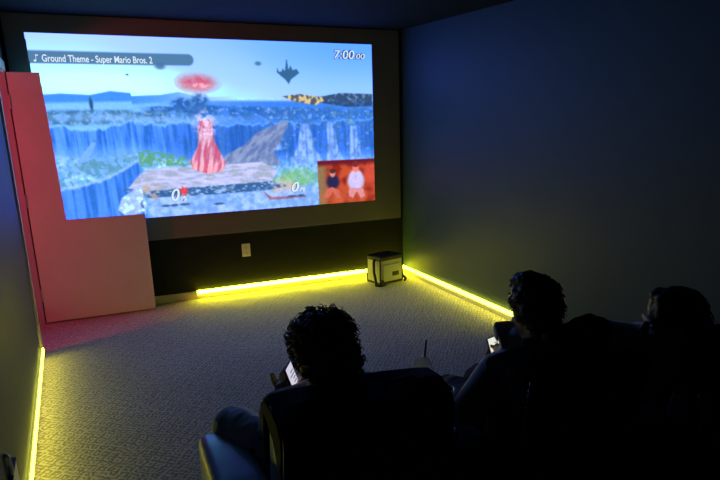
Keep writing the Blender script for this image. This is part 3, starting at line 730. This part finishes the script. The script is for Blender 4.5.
def person(label, P, mats, hair, hands, build=1.0, hem=None, collar=False, pose=None):
    """P: joint positions in the room. One continuous body, with clothing, hair and eyes as its children"""
    base = V((P['pelvis'][0], P['pelvis'][1], 0))
    L = {k: V(v)-base for k, v in P.items()}
    root = None
    hf = V(P['look']); Mh = frame(hf, P.get('up', (0, 0, 1)))
    hc = L['head']
    B = build
    # bare body
    J = {'pelvis': (L['pelvis'], (.135*B, .10*B)), 'waist': (L['waist'], (.120*B, .085*B)), 'chest': (L['chest'], (.140*B, .095*B)),
         'neck0': (L['neck'], .058*B), 'neck1': (L['neck'].lerp(hc, .55), .052*B)}
    E = [('pelvis', 'waist'), ('waist', 'chest'), ('chest', 'neck0'), ('neck0', 'neck1')]
    for s in 'lr':
        J[s+'sho'] = (L[s+'sho'], .055*B); J[s+'elb'] = (L[s+'elb'], .038*B); J[s+'wri'] = (L[s+'wri'], .025*B)
        J[s+'hip'] = (L[s+'hip'], .080*B); J[s+'kne'] = (L[s+'kne'], .055*B); J[s+'ank'] = (L[s+'ank'], .036*B); J[s+'toe'] = (L[s+'toe'], .020*B)
        J[s+'cal'] = (L[s+'kne'].lerp(L[s+'ank'], .35), .052*B)
        E += [('chest', s+'sho'), (s+'sho', s+'elb'), (s+'elb', s+'wri'), ('pelvis', s+'hip'), (s+'hip', s+'kne'), (s+'kne', s+'cal'), (s+'cal', s+'ank'), (s+'ank', s+'toe')]
        hd = hands[s]
        hand(J, E, s+'_', s+'wri', L[s+'wri'], hd[0], hd[1], hd[2], hd[3], .2, B)
    bm = Blobs()
    skin_bm(bm, J, E, 'pelvis')
    head(bm, hc, Mh, B)
    capsule(bm, L['neck'], hc+Mh@V((0, -.025, -.06)), .050*B, .050*B)
    body = fuse('person', bm, .0048, M_skin, None, 3, .4)
    body.location = base
    tag(body, label, 'person')
    eyes(hc, Mh, B, body, V((0, 0, 0)))
    # top: torso and sleeves
    def cl(n0, grow, nm, m):
        pass
    JT = {'pelvis': (L['pelvis']+V((0, 0, .01)), (.160*B, .128*B)), 'waist': (L['waist'], (.155*B, .120*B)), 'chest': (L['chest'], (.168*B, .122*B)), 'neck0': (L['neck']-V((0, 0, .015)), .072*B)}
    ET = [('pelvis', 'waist'), ('waist', 'chest'), ('chest', 'neck0')]
    for s in 'lr':
        cuff = L[s+'elb'].lerp(L[s+'wri'], .93)
        JT[s+'sho'] = (L[s+'sho'], .075*B); JT[s+'mid'] = (L[s+'sho'].lerp(L[s+'elb'], .5), .064*B); JT[s+'elb'] = (L[s+'elb'], .058*B); JT[s+'cuf'] = (cuff, .042*B)
        ET += [('chest', s+'sho'), (s+'sho', s+'mid'), (s+'mid', s+'elb'), (s+'elb', s+'cuf')]
    bm = Blobs(); skin_bm(bm, JT, ET, 'pelvis')
    if hem:
        for (c_, r_) in hem: ell(bm, V(c_)-base, r_)
    top = fuse(mats[0][0], bm, .009, mats[0][1], body, 4, .5)
    for v in top.data.vertices:                       # folds in the cloth
        v.co += V(v.normal)*(.007*mnoise.noise(v.co*V((9, 9, 16)).x if False else V((v.co.x*9, v.co.y*9, v.co.z*17))))
    # trousers
    JB = {'pelvis': (L['pelvis']-V((0, 0, .005)), (.150*B, .112*B))}; EB = []
    for s in 'lr':
        JB[s+'hip'] = (L[s+'hip'], .098*B); JB[s+'kne'] = (L[s+'kne'], .078*B); JB[s+'cal'] = (L[s+'kne'].lerp(L[s+'ank'], .4), .072*B); JB[s+'ank'] = (L[s+'kne'].lerp(L[s+'ank'], 1.06), .056*B)
        JB[s+'thi'] = (L[s+'hip'].lerp(L[s+'kne'], .5), .092*B)
        EB += [('pelvis', s+'hip'), (s+'hip', s+'thi'), (s+'thi', s+'kne'), (s+'kne', s+'cal'), (s+'cal', s+'ank')]
    bm = Blobs(); skin_bm(bm, JB, EB, 'pelvis')
    tr = fuse(mats[1][0], bm, .009, mats[1][1], body, 4, .5)
    for v in tr.data.vertices:
        v.co += V(v.normal)*(.008*mnoise.noise(V((v.co.x*13, v.co.y*13, v.co.z*9)))+.004*mnoise.noise(v.co*28))
    for s in 'lr':
        bm = bmesh.new(); a_, t_ = L[s+'ank'], L[s+'toe']
        f = (t_-a_); f.z = 0; Mf = frame(f)
        ell(bm, V((a_.x, a_.y, .045))+Mf@V((0, .01, 0)), (.048, .066, .062), Mf); ell(bm, V((a_.x, a_.y, .036))+Mf@V((0, .10, 0)), (.048, .088, .044), Mf)
        box(bm, -.042, .042, -.05, .18, .001, .018, Matrix.Translation((a_.x, a_.y, 0)) @ Mf.to_4x4())
        fuse('shoe', bm, .007, M_shoe, body, 4)
    if collar:
        bm = bmesh.new(); n = 28; rows = []
        nk = L['neck']-V((0, 0, .012))
        for (rx, ry, z, lean) in ((.083, .080, -.045, 0), (.088, .088, -.005, .0), (.098, .100, .035, .0), (.108, .110, .052, 0), (.116, .118, .040, 0), (.112, .112, .005, 0)):
            row = []
            for k in range(n+1):
                a2 = R(-65)+R(310)*k/n-math.pi/2-R(90)+R(0)
                row.append(bm.verts.new(nk+V((rx*math.cos(a2+math.pi/2+R(20)), ry*math.sin(a2+math.pi/2+R(20))+.01, z+.008*math.sin(3*a2)))))
            rows.append(row)
        for A, Bb in zip(rows, rows[1:]):
            for k in range(n): bm.faces.new((A[k], A[k+1], Bb[k+1], Bb[k]))
        co = obj('collar', bm, mats[0][1], top, True)
        sd = co.modifiers.new('thick', 'SOLIDIFY'); sd.thickness = .006
        sd2 = co.modifiers.new('sub', 'SUBSURF'); sd2.levels = 1; sd2.render_levels = 1
    hair(body, hc, Mh, B)
    return body

def curly(par, c, M, s):
    rg = random.Random(3)
    bm = Blobs()
    ell(bm, c+M@V((0, -.022, .040)), (.096, .104, .092), M); ell(bm, c+M@V((0, -.062, -.045)), (.078, .052, .062), M)
    ell(bm, c+M@V((.052, -.020, .0)), (.048, .058, .062), M); ell(bm, c+M@V((-.052, -.020, .0)), (.048, .058, .062), M)
    ell(bm, c+M@V((0, .055, .082)), (.062, .042, .034), M)
    h = fuse('curly_hair', bm, .0065, M_hair, par, 2)
    for v in h.data.vertices:
        v.co += V(v.normal)*(.010*mnoise.noise(v.co*38)+.006*mnoise.noise(v.co*85))
    # ringlets standing off the mass
    b2 = bmesh.new(); b2.from_mesh(h.data)
    vs = [(V(v.co), V(v.normal)) for v in h.data.vertices]
    for k in range(620):
        p, nr = vs[rg.randrange(len(vs))]
        a = V((rg.uniform(-1, 1), rg.uniform(-1, 1), rg.uniform(-1, 1))); t1 = nr.cross(a).normalized(); t2 = nr.cross(t1)
        r0 = rg.uniform(.005, .011); turns = rg.uniform(.8, 1.8); m = int(7*turns)+3; up = rg.uniform(.004, .016); ph = rg.uniform(0, 6)
        pts = [p+nr*(.002+up*j/m+r0*.9*(1+math.sin(ph+2*math.pi*turns*j/m))*.5)+t1*r0*math.cos(ph+2*math.pi*turns*j/m)+t2*r0*.9*math.sin(ph*.5+1.5*math.pi*turns*j/m) for j in range(m+1)]
        tube(b2, pts, [.0022*(1-.55*j/m) for j in range(m+1)], 4)
    b2.to_mesh(h.data); b2.free()
def short(par, c, M, s):
    rg = random.Random(5)
    bm = Blobs()
    ell(bm, c+M@V((0, -.014, .042)), (.089, .102, .084), M); ell(bm, c+M@V((0, -.040, .0)), (.085, .070, .070), M); ell(bm, c+M@V((0, -.055, -.045)), (.064, .045, .050), M)
    ell(bm, c+M@V((-.0, .050, .090)), (.058, .040, .030), M); ell(bm, c+M@V((-.03, -.02, .105)), (.050, .07, .030), M)
    h = fuse('short_hair', bm, .0065, M_hairk, par, 2)
    for v in h.data.vertices: v.co += V(v.normal)*(.006*mnoise.noise(v.co*40)+.004*mnoise.noise(v.co*90))
    b2 = bmesh.new(); b2.from_mesh(h.data); vs = [(V(v.co), V(v.normal)) for v in h.data.vertices]
    dn = M@V((.2, -.5, -.8))
    for k in range(520):
        p, nr = vs[rg.randrange(len(vs))]; d = (nr*.12+dn*.9+V((rg.uniform(-.4, .4), rg.uniform(-.4, .4), rg.uniform(-.3, .3)))).normalized(); ln = rg.uniform(.008, .018)
        tube(b2, [p-nr*.003, p+d*ln*.5+nr*.004, p+d*ln], [.0028, .0022, .0006], 4)
    b2.to_mesh(h.data); b2.free()
def longhair(par, c, M, s):
    rg = random.Random(9)
    bm = Blobs()
    ell(bm, c+M@V((0, -.020, .040)), (.092, .106, .088), M); ell(bm, c+M@V((0, -.070, -.04)), (.092, .062, .11), M)
    for sx in (-1, 1):
        for k in range(6): ell(bm, c+M@V((sx*(.072+.006*k), -.045-.006*k, .03-.038*k)), (.026, .042, .040), M, 2)
    for k in range(5): ell(bm, c+M@V((0, -.085, -.10-.03*k)), (.10, .045, .045), M, 2)
    ell(bm, c+M@V((0, .030, .098)), (.064, .045, .024), M)
    h = fuse('long_hair', bm, .0075, M_hairk, par, 3)
    for v in h.data.vertices: v.co += V(v.normal)*(.007*mnoise.noise(V((v.co.x*50, v.co.y*50, v.co.z*14)))+.003*mnoise.noise(v.co*90))
    b2 = bmesh.new(); b2.from_mesh(h.data); vs = [(V(v.co), V(v.normal)) for v in h.data.vertices]
    for k in range(420):
        p, nr = vs[rg.randrange(len(vs))]; 
        if (M.transposed()@(p-c)).y > .0: continue
        d = (nr*.3+V((0, 0, -.9))+V((rg.uniform(-.35, .35), rg.uniform(-.35, .35), rg.uniform(-.2, .2)))).normalized(); ln = rg.uniform(.02, .06)
        tube(b2, [p-nr*.003, p+d*ln*.5+nr*.006, p+d*ln], [.0026, .002, .0006], 4)
    b2.to_mesh(h.data); b2.free()

# the curly-haired person at the left
P1 = dict(pelvis=(-2.443, -4.080, 0.535), waist=(-2.443, -4.160, 0.660), chest=(-2.448, -4.235, 0.725), neck=(-2.453, -4.285, 0.815), head=(-2.460, -4.315, 0.955),
          look=(-.25, .85, -.42), lsho=(-2.575, -4.235, 0.755), rsho=(-2.288, -4.225, 0.760), lelb=(-2.570, -4.100, 0.640), relb=(-2.26, -4.06, .63),
          lwri=(-2.540, -4.085, 0.730), rwri=(-2.40, -3.96, .68), lhip=(-2.545, -4.12, .545), rhip=(-2.36, -4.06, .535), lkne=(-2.668, -3.88, .57), rkne=(-2.35, -3.80, .49),
          lank=(-2.60, -3.55, .11), rank=(-2.30, -3.55, .11), ltoe=(-2.61, -3.41, .05), rtoe=(-2.30, -3.41, .05))
person('person with curly brown hair seated at left in charcoal top and jeans, holding a phone', P1, (('hoodie', M_hood), ('jeans', M_jeans)), curly,
       {'l': ((.35, .25, .9), (.8, -.45, -.1), (.2, -.9, .3), .8), 'r': ((-.8, .25, .2), (0, -.3, .9), (.3, .9, 0), .9)},
       hem=[((-2.60, -4.03, .56), (.075, .13, .075))])
# the short-haired person in the middle
P2 = dict(pelvis=(-1.680, -4.130, 0.520), waist=(-1.660, -4.210, 0.635), chest=(-1.680, -4.290, 0.735), neck=(-1.710, -4.335, 0.885), head=(-1.715, -4.375, 1.000),
          look=(.16, .92, -.33), lsho=(-1.832, -4.345, 0.785), rsho=(-1.510, -4.300, 0.795), lelb=(-1.985, -4.372, 0.688), relb=(-1.465, -4.170, 0.615),
          lwri=(-1.695, -4.075, 0.622), rwri=(-1.570, -4.060, 0.560), lhip=(-1.755, -4.120, 0.505), rhip=(-1.585, -4.120, 0.505), lkne=(-1.700, -3.800, 0.470), rkne=(-1.530, -3.780, 0.480),
          lank=(-1.720, -3.600, 0.110), rank=(-1.530, -3.600, 0.110), ltoe=(-1.730, -3.460, 0.050), rtoe=(-1.520, -3.460, 0.050))
person('person with short black hair seated in the middle, navy jacket with raised collar', P2, (('jacket', M_navy), ('trousers', M_black)), short,
       {'l': ((.30, .12, .85), (-.1, -.9, .1), (.8, -.3, -.3), .5), 'r': ((-.75, .25, .4), (-.2, -.5, .7), (.3, .8, .2), .9)}, collar=True)
# the person in profile at the right
P3 = dict(pelvis=(-1.03, -4.27, .535), waist=(-1.05, -4.36, .65), chest=(-1.10, -4.44, .745), neck=(-1.170, -4.510, 0.805), head=(-1.262, -4.560, 0.937),
          look=(-0.880, 0.460, -0.060), lsho=(-1.375, -4.470, 0.855), rsho=(-.98, -4.47, .78), lelb=(-1.605, -4.530, 0.945), relb=(-.90, -4.36, .60),
          lwri=(-1.50, -4.33, .80), rwri=(-1.02, -4.20, .62), lhip=(-1.12, -4.25, .535), rhip=(-.94, -4.25, .535), lkne=(-1.15, -3.88, .565), rkne=(-.97, -3.87, .565),
          lank=(-1.15, -3.72, .11), rank=(-.97, -3.71, .11), ltoe=(-1.16, -3.58, .05), rtoe=(-.97, -3.57, .05))
person('person with long dark hair at right, turned in profile, grey sleeve raised', P3, (('sweater', M_grey), ('trousers', M_black)), longhair,
       {'l': ((.55, .7, -.3), (.3, -.2, -.9), (.7, -.6, .2), .9), 'r': ((-.6, .7, 0), (0, .1, -1), (-.6, -.5, 0), .6)})

# phones
def phone(label, c, zax, nrm, bright, col):
    t = thing('phone', label, 'phone', c)
    z = V(zax).normalized(); n = V(nrm); n = (n-z*n.dot(z)).normalized(); x = z.cross(n)*-1
    M = Matrix((x, -n, z)).transposed().to_4x4()
    def put(nm, bm, m, **k):
        bmesh.ops.transform(bm, matrix=M, verts=bm.verts); return obj(nm, bm, m, t, **k)
    bm = bx(-.036, .036, -.004, .004, -.074, .074); bmesh.ops.bevel(bm, geom=list(bm.edges), offset=.003, segments=2, affect='EDGES'); put('case', bm, M_phone)
    s_o = put('screen', bx(-.033, .033, -.0046, -.0039, -.070, .070), glow('phone_screen_light', col, bright))
    bm = bmesh.new()
    for k in range(9): box(bm, -.026, -.026+rnd.uniform(.02, .05), -.0052, -.0045, .045-.012*k, .049-.012*k)
    bmesh.ops.transform(bm, matrix=M, verts=bm.verts); obj('text_line', bm, glow('phone_text_grey', (.25, .25, .33), .6), s_o)
phone('phone with bright white screen held by the curly-haired person', (-2.507, -4.155, .803), (-.28, .10, .95), (.80, -.50, .30), .75, (.86, .82, 1.0))
phone('phone with lit screen mostly hidden behind the shoulder of the middle person', (-1.652, -4.070, .722), (-.10, .35, .92), (.35, -.80, .45), .85, (.95, .95, .80))

# ------------------------------------------------------------------ light
def lamp(name, kind, loc, energy, col, rot=None, size=.1, sy=None):
    ld = bpy.data.lights.new(name, kind); ld.energy = energy; ld.color = col
    if kind == 'AREA':
        ld.size = size
        if sy: ld.shape = 'RECTANGLE'; ld.size_y = sy
    else: ld.shadow_soft_size = size
    o = bpy.data.objects.new(name, ld); C.objects.link(o); o.location = loc
    if rot: o.rotation_euler = rot
    return o
lamp('corridor_red_lamp', 'POINT', (-4.4, -1.30, 1.45), 40, (1, .06, .13), size=.12)

w = bpy.data.worlds.new('night'); bpy.context.scene.world = w; w.use_nodes = True
w.node_tree.nodes['Background'].inputs[0].default_value = (.003, .004, .006, 1)

# ------------------------------------------------------------------ camera
f_, yaw, pit, rol = 645.672, .459138463, -.264217723, -.0147552358
ppx, ppy = 37.2683, 47.8529
fw = V((math.sin(yaw)*math.cos(pit), math.cos(yaw)*math.cos(pit), math.sin(pit)))
r1 = V((math.cos(yaw), -math.sin(yaw), 0)); u1 = r1.cross(fw)
r2 = r1*math.cos(rol)+u1*math.sin(rol); u2 = -r1*math.sin(rol)+u1*math.cos(rol)
cd = bpy.data.cameras.new('camera'); cam = bpy.data.objects.new('camera', cd); C.objects.link(cam)
cd.sensor_width = 36; cd.lens = f_/720*36; cd.shift_x = -ppx/720; cd.shift_y = ppy/720; cd.clip_start = .02
Mx = Matrix((r2, u2, -fw)).transposed().to_4x4(); Mx.translation = (-3.06797533, -6.05613025, 1.65461058)
cam.matrix_world = Mx
sc = bpy.context.scene
sc.camera = cam
sc.view_settings.view_transform = 'Standard'; sc.view_settings.look = 'None'; sc.view_settings.gamma = 1; sc.view_settings.exposure = 0
sc.view_settings.use_curve_mapping = False
sc.cycles.use_denoising = True
sc.cycles.max_bounces = 8
